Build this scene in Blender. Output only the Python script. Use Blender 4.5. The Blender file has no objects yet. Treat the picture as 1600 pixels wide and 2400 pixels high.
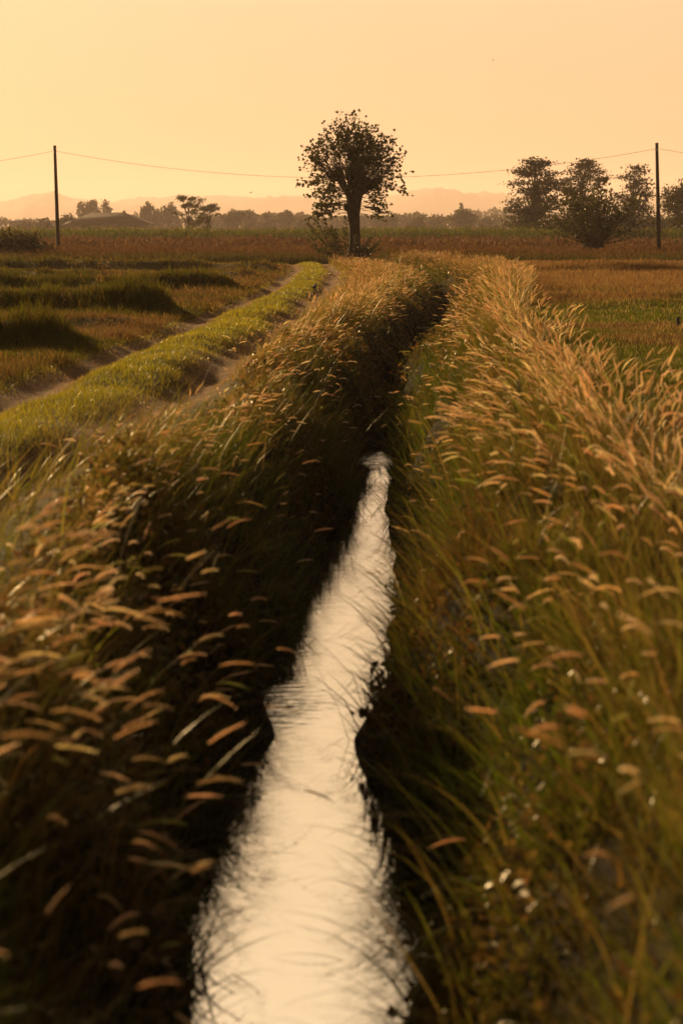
import bpy, math, random
import numpy as np
from mathutils import Vector, Matrix

random.seed(7)
RNG = np.random.default_rng(11)
sc = bpy.context.scene
COL = sc.collection
R = math.radians

# ------------------------------------------------------------------ camera
F = 4667.0                      # focal length in photo pixels (70 mm on a 36 mm tall frame)
CAMH = 1.6
PITCH = math.atan(655 / F)
cp, sp = math.cos(PITCH), math.sin(PITCH)
cam = bpy.data.cameras.new("camera")
cam.sensor_fit = 'VERTICAL'; cam.sensor_height = 36; cam.sensor_width = 24
cam.lens = F / 2400 * 36
cam.clip_start = 0.1; cam.clip_end = 12000
cam.dof.use_dof = True; cam.dof.focus_distance = 44.0
cam.dof.aperture_fstop = 3.1; cam.dof.aperture_blades = 0
co = bpy.data.objects.new("camera", cam); COL.objects.link(co)
co.location = (0, 0, CAMH); co.rotation_euler = (math.pi / 2 - PITCH, 0, 0)
sc.camera = co


def at(px, py, Y):
    """point at distance Y seen at photo pixel px,py"""
    u, v = px - 800.0, 1200.0 - py
    d = (u, v * sp + F * cp, v * cp - F * sp)
    s = Y / d[1]
    return Vector((d[0] * s, Y, CAMH + d[2] * s))


# ------------------------------------------------------------------ noise and terrain functions
def hash2(ix, iy, seed):
    h = (ix.astype(np.int64) * 374761393 + iy.astype(np.int64) * 668265263 + seed * 1442695041) & 0xffffffff
    h = ((h ^ (h >> 13)) * 1274126177) & 0xffffffff
    return ((h ^ (h >> 16)) & 0xffff) / 65535.0


def noise(x, y, scale, seed=0):
    x = np.asarray(x, float) / scale; y = np.asarray(y, float) / scale
    ix, iy = np.floor(x), np.floor(y)
    fx, fy = x - ix, y - iy
    fx = fx * fx * (3 - 2 * fx); fy = fy * fy * (3 - 2 * fy)
    a = hash2(ix, iy, seed); b = hash2(ix + 1, iy, seed)
    c = hash2(ix, iy + 1, seed); d = hash2(ix + 1, iy + 1, seed)
    return (a * (1 - fx) + b * fx) * (1 - fy) + (c * (1 - fx) + d * fx) * fy


def smoothed(pts):
    ys = np.arange(-10, 160, 0.25)
    xs = np.interp(ys, [p[0] for p in pts], [p[1] for p in pts])
    k = np.exp(-0.5 * (np.arange(-24, 25) * 0.25 / 2.2) ** 2); k /= k.sum()
    xs = np.convolve(np.pad(xs, 24, mode='edge'), k, 'valid')
    return lambda y: np.interp(y, ys, xs)


xc = smoothed([(-10, -.18), (4, -.17), (7, -.16), (11.3, -.20), (13.5, .04), (17, .20), (22.5, .34), (28, .64), (35, 1.28), (40, 1.70),
               (44, 2.0), (55, 2.85), (67, 3.3), (80, 3.1), (93, 2.1), (110, 1.4), (160, 1)])
rut_r = smoothed([(-10, -2.8), (5, -2.45), (12.8, -2.2), (19.4, -1.75), (31.8, -1.09), (51.5, -.66), (78, -.17), (90, -.35), (110, -1.2), (160, -2)])
rut_l = smoothed([(-10, -4.4), (5, -4.0), (12.8, -3.7), (21.6, -3.24), (34.7, -2.7), (51, -2.2), (78, -1.9), (90, -2.0), (110, -2.8), (160, -4)])


def water_z(y):
    return np.interp(y, [-20, 21.5, 24.5, 30, 45, 70, 110], [-1.1, -1.1, -1.05, -.98, -.82, -.62, -.4])


def sst(a, b, x):
    t = np.clip((x - a) / (b - a), 0, 1)
    return t * t * (3 - 2 * t)


BERMS_L = [(28.8, .36, .8), (34.5, .16, .7), (40.6, .42, .95), (48, .18, .8), (56.7, .42, 1.1), (70.0, .34, 1.0), (86, .42, 1.2)]
BERMS_R = [(43.5, .10, .8), (49.5, .12, .9), (77.5, .26, 1.2), (92, .18, 1.2)]


def ground(x, y):
    x = np.asarray(x, float); y = np.asarray(y, float)
    z = (noise(x, y, 1.7, 1) - .5) * .10 + (noise(x, y, .6, 2) - .5) * .045 + (noise(x, y, 6, 3) - .5) * .10
    near = 1 - sst(130, 170, y)
    d = x - xc(y)
    # berms of the fields
    bl = sst(.5, 1.3, rut_l(y) - x)
    for yb, h, s in BERMS_L:
        yy = yb + (noise(x, y * 0, 3.0, int(yb)) - .5) * 1.6
        z = z + bl * h * (.55 + .55 * noise(x, y * 0 + 3, 4.0, int(yb) + 9) + .22 * (noise(x, y, .7, int(yb) + 10) - .5)) * np.exp(-((y - yy) / s) ** 2)
    br = sst(2.4, 3.4, d)
    for yb, h, s in BERMS_R:
        yy = yb + (noise(x, y * 0, 3.0, int(yb)) - .5) * 1.4
        z = z + br * h * (.4 + .9 * noise(x, y * 0 + 3, 2.2, int(yb) + 5)) * np.exp(-((y - yy) / s) ** 2)
    # track: two ruts and a raised middle
    tr = 1 - sst(96, 108, y)
    wob = (noise(x * 0, y, 2.5, 21) - .5) * .25
    lump = .6 + .8 * noise(x * 0, y, 3.4, 22)
    xr, xl = rut_r(y) + wob, rut_l(y) + wob
    z = z - tr * .11 * lump * np.exp(-((x - xr) / .27) ** 2) - tr * .11 * lump * np.exp(-((x - xl) / .27) ** 2)
    z = z + tr * .07 * np.exp(-((x - (xr + xl) / 2) / .42) ** 4)
    # levee lips of the ditch
    z = z + near * np.where(d < 0, .03, .10) * np.exp(-((np.abs(d) - 1.45) / .45) ** 2)
    # lumpy tussocks along both banks
    z = z + near * (noise(x, y, 1.3, 33) + .5 * noise(x, y, .55, 34) - .68) * .42 * sst(.75, 1.1, np.abs(d)) * (1 - sst(np.where(d < 0, 1.1, 1.5), np.where(d < 0, 1.5, 2.0), np.abs(d)))
    # ditch
    a = np.abs(d) + (noise(x, y, .8, 36) - .5) * .30 + (noise(x, y, 1.1, 31) - .5) * .22
    zb = water_z(y) - .28
    w0 = np.interp(y, [0, 8, 10.5, 11.4, 13.5, 17, 22, 23.4, 24.6, 27, 35, 38, 43, 46, 160], [.16, .14, .12, .19, .02, -.01, .01, -.04, -.27, -.32, -.28, -.02, -.02, -.22, -.25])
    t = sst(w0, w0 + np.interp(y, [0, 22, 30, 160], [.92, .92, .96, .96]), a)
    t = np.where(near > 0, t, 1)
    z = zb * (1 - t) * near + z * (1 - (1 - t) * near)
    return z


# ------------------------------------------------------------------ mesh helpers
class MB:
    def __init__(s):
        s.v = []; s.q = []; s.t = []; s.c = []; s.n = 0

    def add(s, v, q=None, t=None, c=(1, 1, 1, .5)):
        v = np.asarray(v, float).reshape(-1, 3)
        if q is not None and len(q): s.q.append(np.asarray(q, np.int64).reshape(-1, 4) + s.n)
        if t is not None and len(t): s.t.append(np.asarray(t, np.int64).reshape(-1, 3) + s.n)
        c = np.asarray(c, float)
        if c.ndim == 1: c = np.broadcast_to(c, (len(v), 4))
        s.v.append(v); s.c.append(c); s.n += len(v)

    def build(s, name, mat, parent=None, smooth=False):
        v = np.concatenate(s.v); c = np.concatenate(s.c)
        q = np.concatenate(s.q) if s.q else np.zeros((0, 4), np.int64)
        t = np.concatenate(s.t) if s.t else np.zeros((0, 3), np.int64)
        me = bpy.data.meshes.new(name)
        me.vertices.add(len(v)); me.vertices.foreach_set("co", v.astype(np.float32).ravel())
        nl = q.size + t.size
        me.loops.add(nl)
        me.loops.foreach_set("vertex_index", np.concatenate([q.ravel(), t.ravel()]).astype(np.int32))
        me.polygons.add(len(q) + len(t))
        st = np.concatenate([np.arange(len(q)) * 4, q.size + np.arange(len(t)) * 3]).astype(np.int32)
        me.polygons.foreach_set("loop_start", st)
        if smooth: me.polygons.foreach_set("use_smooth", np.ones(len(st), bool))
        at_ = me.attributes.new("col", 'FLOAT_COLOR', 'POINT')
        at_.data.foreach_set("color", c.astype(np.float32).ravel())
        me.update(calc_edges=True)
        me.materials.append(mat)
        o = bpy.data.objects.new(name, me); COL.objects.link(o)
        if parent is not None: o.parent = parent
        return o


def tag(o, label=None, cat=None, group=None, kind=None):
    if label: o["label"] = label
    if cat: o["category"] = cat
    if group: o["group"] = group
    if kind: o["kind"] = kind
    return o


def empty(name, loc):
    o = bpy.data.objects.new(name, None); COL.objects.link(o)
    o.location = loc; o.empty_display_size = .3
    return o


def tube(mb, pts, rad, sides=6, c=(.05, .035, .02, 0), cap=True, rough=0.0, seed=0):
    pts = np.asarray(pts, float); n = len(pts)
    rad = np.broadcast_to(np.asarray(rad, float), (n,))
    tg = np.gradient(pts, axis=0); tg /= np.linalg.norm(tg, axis=1)[:, None] + 1e-9
    ref = np.array([0, 1, 0.]) if abs(tg[0, 1]) < .9 else np.array([1, 0, 0.])
    a = np.linspace(0, 2 * np.pi, sides, endpoint=False)
    V = []
    for i in range(n):
        u = np.cross(tg[i], ref); u /= np.linalg.norm(u) + 1e-9
        w = np.cross(u, tg[i])
        r = np.full(sides, rad[i])
        if rough:
            r = r * (1 + rough * (noise(a * 2 + seed, np.full(sides, i * .6), .9, seed) - .5) * 2)
        V.append(pts[i] + r[:, None] * (np.cos(a)[:, None] * u + np.sin(a)[:, None] * w))
    V = np.concatenate(V)
    k = np.arange(sides); k2 = (k + 1) % sides
    q = np.concatenate([np.stack([i * sides + k, i * sides + k2, (i + 1) * sides + k2, (i + 1) * sides + k], 1) for i in range(n - 1)])
    t = []
    if cap:
        t = [(0, j + 1, j) for j in range(1, sides - 1)] + [((n - 1) * sides, (n - 1) * sides + j, (n - 1) * sides + j + 1) for j in range(1, sides - 1)]
    mb.add(V, q, t, c)


def blob(mb, cen, r, c, rough=.25, seed=0, nu=14, nv=9):
    """a lumpy rounded knob"""
    th = np.linspace(0, 2 * np.pi, nu, endpoint=False); ph = np.linspace(0, np.pi, nv)
    V = []
    for p in ph:
        d = np.stack([np.sin(p) * np.cos(th), np.sin(p) * np.sin(th), np.full(nu, np.cos(p))], 1)
        k = 1 + rough * (noise(d[:, 0] * 2 + d[:, 2] * 1.7 + seed, d[:, 1] * 2 - d[:, 2], .7, seed) - .5) * 2
        V.append(np.asarray(cen) + d * k[:, None] * np.asarray(r))
    k = np.arange(nu); k2 = (k + 1) % nu
    q = np.concatenate([np.stack([(i + 1) * nu + k, (i + 1) * nu + k2, i * nu + k2, i * nu + k], 1) for i in range(nv - 1)])
    mb.add(np.concatenate(V), q, None, c)


def blades(mb, P, H, W, az, lean, curve, S, colr, twist=None):
    """N curved grass blades; colr (N,4)"""
    N = len(P)
    if N == 0: return None
    d = np.stack([np.cos(az), np.sin(az), np.zeros(N)], 1)
    pr = np.stack([-np.sin(az), np.cos(az), np.zeros(N)], 1)
    if twist is None: twist = RNG.uniform(-1.4, 1.4, N)
    wd = np.cos(twist)[:, None] * pr + np.sin(twist)[:, None] * d
    up = np.array([0, 0, 1.])
    pos = P.copy(); out = np.zeros((N, 2 * S + 1, 3))
    for k in range(S):
        t = k / S
        w = W * (1 - t ** 1.6) * .5
        out[:, 2 * k] = pos - wd * w[:, None]; out[:, 2 * k + 1] = pos + wd * w[:, None]
        th = lean + curve * (k + .5) / S
        pos = pos + (np.sin(th)[:, None] * d + np.cos(th)[:, None] * up) * (H / S)[:, None]
    out[:, 2 * S] = pos
    base = np.arange(N)[:, None] * (2 * S + 1)
    q = np.concatenate([base + np.array([[2 * k, 2 * k + 1, 2 * k + 3, 2 * k + 2]]) for k in range(S - 1)]) if S > 1 else None
    t = base + np.array([[2 * S - 2, 2 * S - 1, 2 * S]])
    mb.add(out.reshape(-1, 3), q, t, np.repeat(colr, 2 * S + 1, axis=0))
    th = lean + curve
    return pos, np.sin(th)[:, None] * d + np.cos(th)[:, None] * up, d


def heads(mb, P, T, D, L, Rr, droop, colr, rings, sides, bristles, bw=.0009, bl=1.0):
    """foxtail seed heads: bent fuzzy spindles starting at P along T, bending towards D and down"""
    N = len(P)
    if N == 0: return
    prof = np.interp(np.linspace(0, 1, rings), [0, .12, .35, .7, .92, 1], [.35, .85, 1, .9, .5, .08])
    pos = P.copy(); tan = T.copy()
    side = np.cross(T, np.array([0, 0, 1.])); side /= np.linalg.norm(side, axis=1)[:, None] + 1e-6
    cs = []; us = []; ws = []; ts = []
    for k in range(rings):
        w = np.cross(side, tan)
        cs.append(pos.copy()); us.append(side); ws.append(w); ts.append(tan.copy())
        tan = tan + (D * .7 - np.array([0, 0, 1.])) * (droop / rings)[:, None]
        tan /= np.linalg.norm(tan, axis=1)[:, None]
        pos = pos + tan * (L / (rings - 1))[:, None]
    a = np.linspace(0, 2 * np.pi, sides, endpoint=False)
    V = np.zeros((N, rings, sides, 3))
    for k in range(rings):
        for j in range(sides):
            rr = Rr * prof[k] * (1 + RNG.uniform(-.28, .28, N))
            V[:, k, j] = cs[k] + rr[:, None] * (math.cos(a[j]) * us[k] + math.sin(a[j]) * ws[k])
    per = rings * sides
    base = np.arange(N)[:, None] * per
    q = np.concatenate([base + np.array([[k * sides + j, k * sides + (j + 1) % sides, (k + 1) * sides + (j + 1) % sides, (k + 1) * sides + j]])
                        for k in range(rings - 1) for j in range(sides)])
    mb.add(V.reshape(-1, 3), q, None, np.repeat(colr, per, axis=0))
    if bristles:
        C = np.stack(cs, 1); U = np.stack(us, 1); Wv = np.stack(ws, 1); Tt = np.stack(ts, 1)
        ii = np.repeat(np.arange(N), bristles)
        kk = RNG.integers(0, rings, len(ii))
        an = RNG.uniform(0, 2 * np.pi, len(ii))
        rad = np.cos(an)[:, None] * U[ii, kk] + np.sin(an)[:, None] * Wv[ii, kk]
        b = C[ii, kk] + rad * (Rr[ii] * prof[kk] * .7)[:, None]
        ln = bl * Rr[ii] * RNG.uniform(1.0, 2.1, len(ii))
        dr = rad * .75 + Tt[ii, kk] * .8
        tip = b + dr * ln[:, None]
        sd = np.cross(dr, rad + .1); sd /= np.linalg.norm(sd, axis=1)[:, None] + 1e-6
        v = np.stack([b - sd * bw, b + sd * bw, tip], 1).reshape(-1, 3)
        mb.add(v, None, np.arange(len(v)).reshape(-1, 3), np.repeat(colr[ii], 3, axis=0))


def leaves(mb, P, size, colr, out=None, flat=.0, droop=.3):
    """lobed leaves (two folded quads each) at P; out = preferred pointing direction"""
    N = len(P)
    d = RNG.normal(0, 1, (N, 3))
    if out is not None: d = d * .8 + out * 1.2
    d[:, 2] -= droop
    d /= np.linalg.norm(d, axis=1)[:, None]
    r = RNG.normal(0, 1, (N, 3)); r[:, 2] += flat * 4
    sd = np.cross(d, r); sd /= np.linalg.norm(sd, axis=1)[:, None] + 1e-6
    nm = np.cross(sd, d)
    tpl = [(0, 0, 0), (.50, .28, .10), (.33, .62, .06), (0, 1.0, -.06), (-.33, .62, .06), (-.50, .28, .10)]
    V = np.zeros((N, 6, 3))
    for k, (a, b, c) in enumerate(tpl):
        V[:, k] = P + (sd * a + d * b + nm * c) * size[:, None]
    base = np.arange(N)[:, None] * 6
    q = np.concatenate([base + np.array([[0, 1, 2, 3]]), base + np.array([[0, 3, 4, 5]])])
    mb.add(V.reshape(-1, 3), q, None, np.repeat(colr, 6, axis=0))


# ------------------------------------------------------------------ materials
def newmat(name):
    m = bpy.data.materials.new(name); m.use_nodes = True
    nt = m.node_tree; nt.nodes.clear()
    out = nt.nodes.new("ShaderNodeOutputMaterial")
    return m, nt, out


def leaf_material(name, rough=.38, gloss=.05):
    """thin leaf: colour from the per-blade attribute, alpha = share of light let through"""
    m, nt, out = newmat(name)
    N, L = nt.nodes, nt.links
    a = N.new("ShaderNodeAttribute"); a.attribute_name = "col"
    df = N.new("ShaderNodeBsdfDiffuse"); tr = N.new("ShaderNodeBsdfTranslucent")
    gl = N.new("ShaderNodeBsdfGlossy"); gl.inputs["Roughness"].default_value = rough
    gl.inputs["Color"].default_value = (1, .95, .85, 1)
    mx = N.new("ShaderNodeMixShader"); m2 = N.new("ShaderNodeMixShader")
    m2.inputs[0].default_value = gloss
    L.new(a.outputs["Color"], df.inputs["Color"]); L.new(a.outputs["Color"], tr.inputs["Color"])
    L.new(a.outputs["Alpha"], mx.inputs[0]); L.new(df.outputs[0], mx.inputs[1]); L.new(tr.outputs[0], mx.inputs[2])
    L.new(mx.outputs[0], m2.inputs[1]); L.new(gl.outputs[0], m2.inputs[2])
    L.new(m2.outputs[0], out.inputs["Surface"])
    return m


def noisy_material(name, c1, c2, scale=8.0, rough=.9, bump=.4, coord="Object", stretch=(1, 1, 1), detail=8):
    m, nt, out = newmat(name)
    N, L = nt.nodes, nt.links
    b = N.new("ShaderNodeBsdfPrincipled"); b.inputs["Roughness"].default_value = rough
    b.inputs["Specular IOR Level"].default_value = .25
    tc = N.new("ShaderNodeTexCoord"); mp = N.new("ShaderNodeMapping"); mp.inputs["Scale"].default_value = stretch
    nz = N.new("ShaderNodeTexNoise"); nz.inputs["Scale"].default_value = scale; nz.inputs["Detail"].default_value = detail
    rp = N.new("ShaderNodeValToRGB")
    rp.color_ramp.elements[0].position = .32; rp.color_ramp.elements[0].color = (*c1, 1)
    rp.color_ramp.elements[1].position = .68; rp.color_ramp.elements[1].color = (*c2, 1)
    bp = N.new("ShaderNodeBump"); bp.inputs["Strength"].default_value = bump; bp.inputs["Distance"].default_value = .03
    L.new(tc.outputs[coord], mp.inputs[0]); L.new(mp.outputs[0], nz.inputs[0])
    L.new(nz.outputs[0], rp.inputs[0]); L.new(rp.outputs[0], b.inputs["Base Color"])
    L.new(nz.outputs[0], bp.inputs["Height"]); L.new(bp.outputs[0], b.inputs["Normal"])
    L.new(b.outputs[0], out.inputs["Surface"])
    return m


M_GRASS = leaf_material("grass_blades", .34, .03)
M_FIELD = leaf_material("field_blades", .5, .006)
M_HEAD = leaf_material("seed_heads", .6, .01)
M_LEAF = leaf_material("tree_leaves", .35, .03)
M_BARK = noisy_material("bark", (.018, .012, .007), (.075, .05, .03), 9, .95, .8, stretch=(1, 1, .35))
M_WOOD = noisy_material("weathered_wood", (.03, .022, .015), (.09, .065, .045), 14, .9, .5, stretch=(1, 1, .08))
M_ROOF = noisy_material("roof_tiles", (.035, .02, .013), (.07, .034, .02), 2.5, .9, .4)
M_WALL = noisy_material("old_plaster", (.22, .17, .12), (.30, .24, .17), 1.5, .95, .2)
M_DARK = noisy_material("dark_opening", (.012, .01, .008), (.02, .016, .012), 3, .6, .1)
M_WIRE = noisy_material("wire_metal", (.10, .08, .06), (.14, .11, .08), 5, .6, .0)
M_BIRD = noisy_material("bird_feathers", (.015, .013, .012), (.04, .034, .03), 40, .7, .2)
M_CERAMIC = noisy_material("glazed_ceramic", (.12, .09, .06), (.18, .14, .1), 5, .3, .0)


def ground_material():
    m, nt, out = newmat("ground_soil_and_turf")
    N, L = nt.nodes, nt.links
    b = N.new("ShaderNodeBsdfPrincipled"); b.inputs["Roughness"].default_value = 1
    b.inputs["Specular IOR Level"].default_value = .1
    a = N.new("ShaderNodeAttribute"); a.attribute_name = "col"
    tc = N.new("ShaderNodeTexCoord")
    n1 = N.new("ShaderNodeTexNoise"); n1.inputs["Scale"].default_value = 9; n1.inputs["Detail"].default_value = 12
    n2 = N.new("ShaderNodeTexNoise"); n2.inputs["Scale"].default_value = 60; n2.inputs["Detail"].default_value = 6
    rp = N.new("ShaderNodeValToRGB")
    rp.color_ramp.elements[0].position = .25; rp.color_ramp.elements[0].color = (.45, .42, .4, 1)
    rp.color_ramp.elements[1].position = .75; rp.color_ramp.elements[1].color = (1.5, 1.5, 1.45, 1)
    mx = N.new("ShaderNodeMix"); mx.data_type = 'RGBA'; mx.blend_type = 'MULTIPLY'; mx.inputs[0].default_value = 1
    ad = N.new("ShaderNodeMath"); ad.operation = 'ADD'
    bp = N.new("ShaderNodeBump"); bp.inputs["Strength"].default_value = .9; bp.inputs["Distance"].default_value = .05
    L.new(tc.outputs["Object"], n1.inputs[0]); L.new(tc.outputs["Object"], n2.inputs[0])
    L.new(n1.outputs[0], rp.inputs[0]); L.new(a.outputs["Color"], mx.inputs[6]); L.new(rp.outputs[0], mx.inputs[7])
    L.new(mx.outputs[2], b.inputs["Base Color"])
    L.new(n1.outputs[0], ad.inputs[0]); L.new(n2.outputs[0], ad.inputs[1])
    L.new(ad.outputs[0], bp.inputs["Height"]); L.new(bp.outputs[0], b.inputs["Normal"])
    L.new(b.outputs[0], out.inputs["Surface"])
    return m


def water_material():
    m, nt, out = newmat("slow_ditch_water")
    N, L = nt.nodes, nt.links
    tc = N.new("ShaderNodeTexCoord")
    sx = N.new("ShaderNodeSeparateXYZ"); L.new(tc.outputs["Object"], sx.inputs[0])
    # calm almost everywhere, with two riffles where the water runs over stones
    def riffle(y0, w):
        s = N.new("ShaderNodeMath"); s.operation = 'SUBTRACT'; s.inputs[1].default_value = y0
        L.new(sx.outputs["Y"], s.inputs[0])
        ab = N.new("ShaderNodeMath"); ab.operation = 'ABSOLUTE'; L.new(s.outputs[0], ab.inputs[0])
        mr = N.new("ShaderNodeMapRange"); mr.inputs[1].default_value = 0; mr.inputs[2].default_value = w
        mr.inputs[3].default_value = 1; mr.inputs[4].default_value = 0; mr.interpolation_type = 'SMOOTHSTEP'
        L.new(ab.outputs[0], mr.inputs[0])
        return mr.outputs[0]
    r1, r2 = riffle(11.2, .8), riffle(23.6, 1.1)
    sd_ = N.new("ShaderNodeMapRange"); sd_.inputs[1].default_value = -.55; sd_.inputs[2].default_value = .05
    sd_.inputs[3].default_value = 1; sd_.inputs[4].default_value = .12; L.new(sx.outputs["X"], sd_.inputs[0])
    mm = N.new("ShaderNodeMath"); mm.operation = 'MULTIPLY'; L.new(r1, mm.inputs[0]); L.new(sd_.outputs[0], mm.inputs[1]); r1 = mm.outputs[0]
    ad = N.new("ShaderNodeMath"); ad.operation = 'ADD'; L.new(r1, ad.inputs[0]); L.new(r2, ad.inputs[1])
    st = N.new("ShaderNodeMapRange"); st.inputs[1].default_value = 0; st.inputs[2].default_value = 1
    st.inputs[3].default_value = .03; st.inputs[4].default_value = .55
    L.new(ad.outputs[0], st.inputs[0])
    mp = N.new("ShaderNodeMapping"); mp.inputs["Scale"].default_value = (1.2, 3.0, 1)
    L.new(tc.outputs["Object"], mp.inputs[0])
    nz = N.new("ShaderNodeTexNoise"); nz.inputs["Scale"].default_value = 4.5; nz.inputs["Detail"].default_value = 3
    L.new(mp.outputs[0], nz.inputs[0])
    bp = N.new("ShaderNodeBump"); bp.inputs["Distance"].default_value = .05
    L.new(nz.outputs[0], bp.inputs["Height"]); L.new(st.outputs[0], bp.inputs["Strength"])
    gl = N.new("ShaderNodeBsdfGlossy"); gl.inputs["Roughness"].default_value = .025
    gl.inputs["Color"].default_value = (1, 1, 1, 1)
    df = N.new("ShaderNodeBsdfDiffuse"); df.inputs["Color"].default_value = (.012, .010, .005, 1)
    fr = N.new("ShaderNodeFresnel"); fr.inputs[0].default_value = 12.0
    mx = N.new("ShaderNodeMixShader")
    for n in (gl, df, fr): L.new(bp.outputs[0], n.inputs["Normal"])
    L.new(fr.outputs[0], mx.inputs[0]); L.new(df.outputs[0], mx.inputs[1]); L.new(gl.outputs[0], mx.inputs[2])
    L.new(mx.outputs[0], out.inputs["Surface"])
    return m


def colors(N, base, var=.25, hue=.12, tr=.45):
    b = np.broadcast_to(np.asarray(base, float), (N, 3)).copy()
    b *= (1 + RNG.uniform(-var, var, (N, 1))) * (1 + RNG.uniform(-hue, hue, (N, 3)))
    return np.concatenate([np.clip(b, 0, 1), np.full((N, 1), tr)], 1)


def mixcol(a, b, k):
    k = np.asarray(k)[:, None]
    return np.asarray(a) * (1 - k) + np.asarray(b) * k


# ------------------------------------------------------------------ ground
def axis(lo, hi, fine_lo, fine_hi, step, grow):
    xs = list(np.arange(fine_lo, fine_hi + 1e-6, step))
    s = step
    while xs[-1] < hi: s *= grow; xs.append(xs[-1] + s)
    s = step; a = []
    x = fine_lo
    while x > lo: s *= grow; x -= s; a.append(x)
    return np.array(a[::-1] + xs)


gx = axis(-4200, 4200, -7, 7, .09, 1.06)
gy = [-5.0]
while gy[-1] < 7200: gy.append(gy[-1] + max(.09, .0075 * gy[-1] if gy[-1] < 120 else .03 * gy[-1]))
gy = np.array(gy)
X, Y = np.meshgrid(gx, gy)
Zg = ground(X, Y)
nx, ny = len(gx), len(gy)
ii = (np.arange(ny - 1)[:, None] * nx + np.arange(nx - 1)[None, :]).ravel()
gq = np.stack([ii, ii + 1, ii + nx + 1, ii + nx], 1)
# what lies on the ground: soil, trodden dirt of the ruts, turf
dd = X - xc(Y)
wob = (noise(X * 0, Y, 2.5, 21) - .5) * .25
rut = np.maximum(np.exp(-((X - rut_r(Y) - wob) / .34) ** 2), np.exp(-((X - rut_l(Y) - wob) / .34) ** 2)) * (1 - sst(96, 108, Y))
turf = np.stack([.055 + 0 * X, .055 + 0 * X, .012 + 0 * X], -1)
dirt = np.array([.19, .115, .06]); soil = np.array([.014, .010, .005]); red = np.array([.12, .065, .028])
k = np.clip(rut * 1.3, 0, 1)[..., None]
gc = turf * (1 - k) + dirt * k
kr = (sst(2.2, 3.2, dd) * sst(40, 46, Y + (noise(X, Y, 4, 41) - .5) * 8) * (1 - sst(100, 108, Y)))[..., None]
gc = gc * (1 - kr) + red * kr
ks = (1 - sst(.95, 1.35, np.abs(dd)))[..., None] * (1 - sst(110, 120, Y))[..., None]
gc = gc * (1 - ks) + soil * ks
g = MB()
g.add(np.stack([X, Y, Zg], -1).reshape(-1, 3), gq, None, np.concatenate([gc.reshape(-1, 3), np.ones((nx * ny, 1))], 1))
tag(g.build("ground", ground_material(), smooth=True), kind="structure")

# ------------------------------------------------------------------ water of the ditch
wy = np.concatenate([np.arange(-4, 22, .25), np.arange(22, 26, .04), np.arange(26, 108, .4)])
wu = np.linspace(-.95, .95, 13)
WY, WU = np.meshgrid(wy, wu, indexing='ij')
wz = water_z(WY) + (noise(WU * 3, WY * 4, 1, 77) - .5) * .012 * np.exp(-((WY - 23.6) / .9) ** 2)
w = MB()
i0 = (np.arange(len(wy) - 1)[:, None] * 13 + np.arange(12)[None, :]).ravel()
w.add(np.stack([xc(WY) + WU, WY, wz], -1).reshape(-1, 3), np.stack([i0, i0 + 1, i0 + 14, i0 + 13], 1))
tag(w.build("water", water_material(), smooth=True), kind="structure")

# ------------------------------------------------------------------ grass
GREEN = (.085, .11, .005); LAWN = (.27, .225, .012); STRAW = (.34, .20, .055); BROWN = (.11, .058, .014)
REDDISH = (.17, .092, .038); HEADC = (.95, .76, .52); DARKG = (.045, .05, .008)


def scatter(y0, y1, dens, margin=.9):
    """random ground points in the strip of country the camera can see between y0 and y1"""
    wmax = .171 * y1 * 1.10 + margin
    n = int((y1 - y0) * 2 * wmax * dens)
    y = RNG.uniform(y0, y1, n); x = RNG.uniform(-wmax, wmax, n)
    keep = np.abs(x) < .171 * y * 1.10 + margin
    return x[keep], y[keep]


BANDS = [(1.8, 5, 3200, 3), (5, 9, 3000, 3), (9, 16, 1700, 3), (16, 24, 1200, 3), (24, 34, 800, 3), (34, 48, 520, 2), (48, 64, 320, 2), (64, 82, 190, 2), (82, 104, 130, 2)]
bank, track, field, fox, foxhead = MB(), MB(), MB(), MB(), MB()


def bwidth(y, lo=.0045):
    return np.maximum(lo, .00032 * y)


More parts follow.
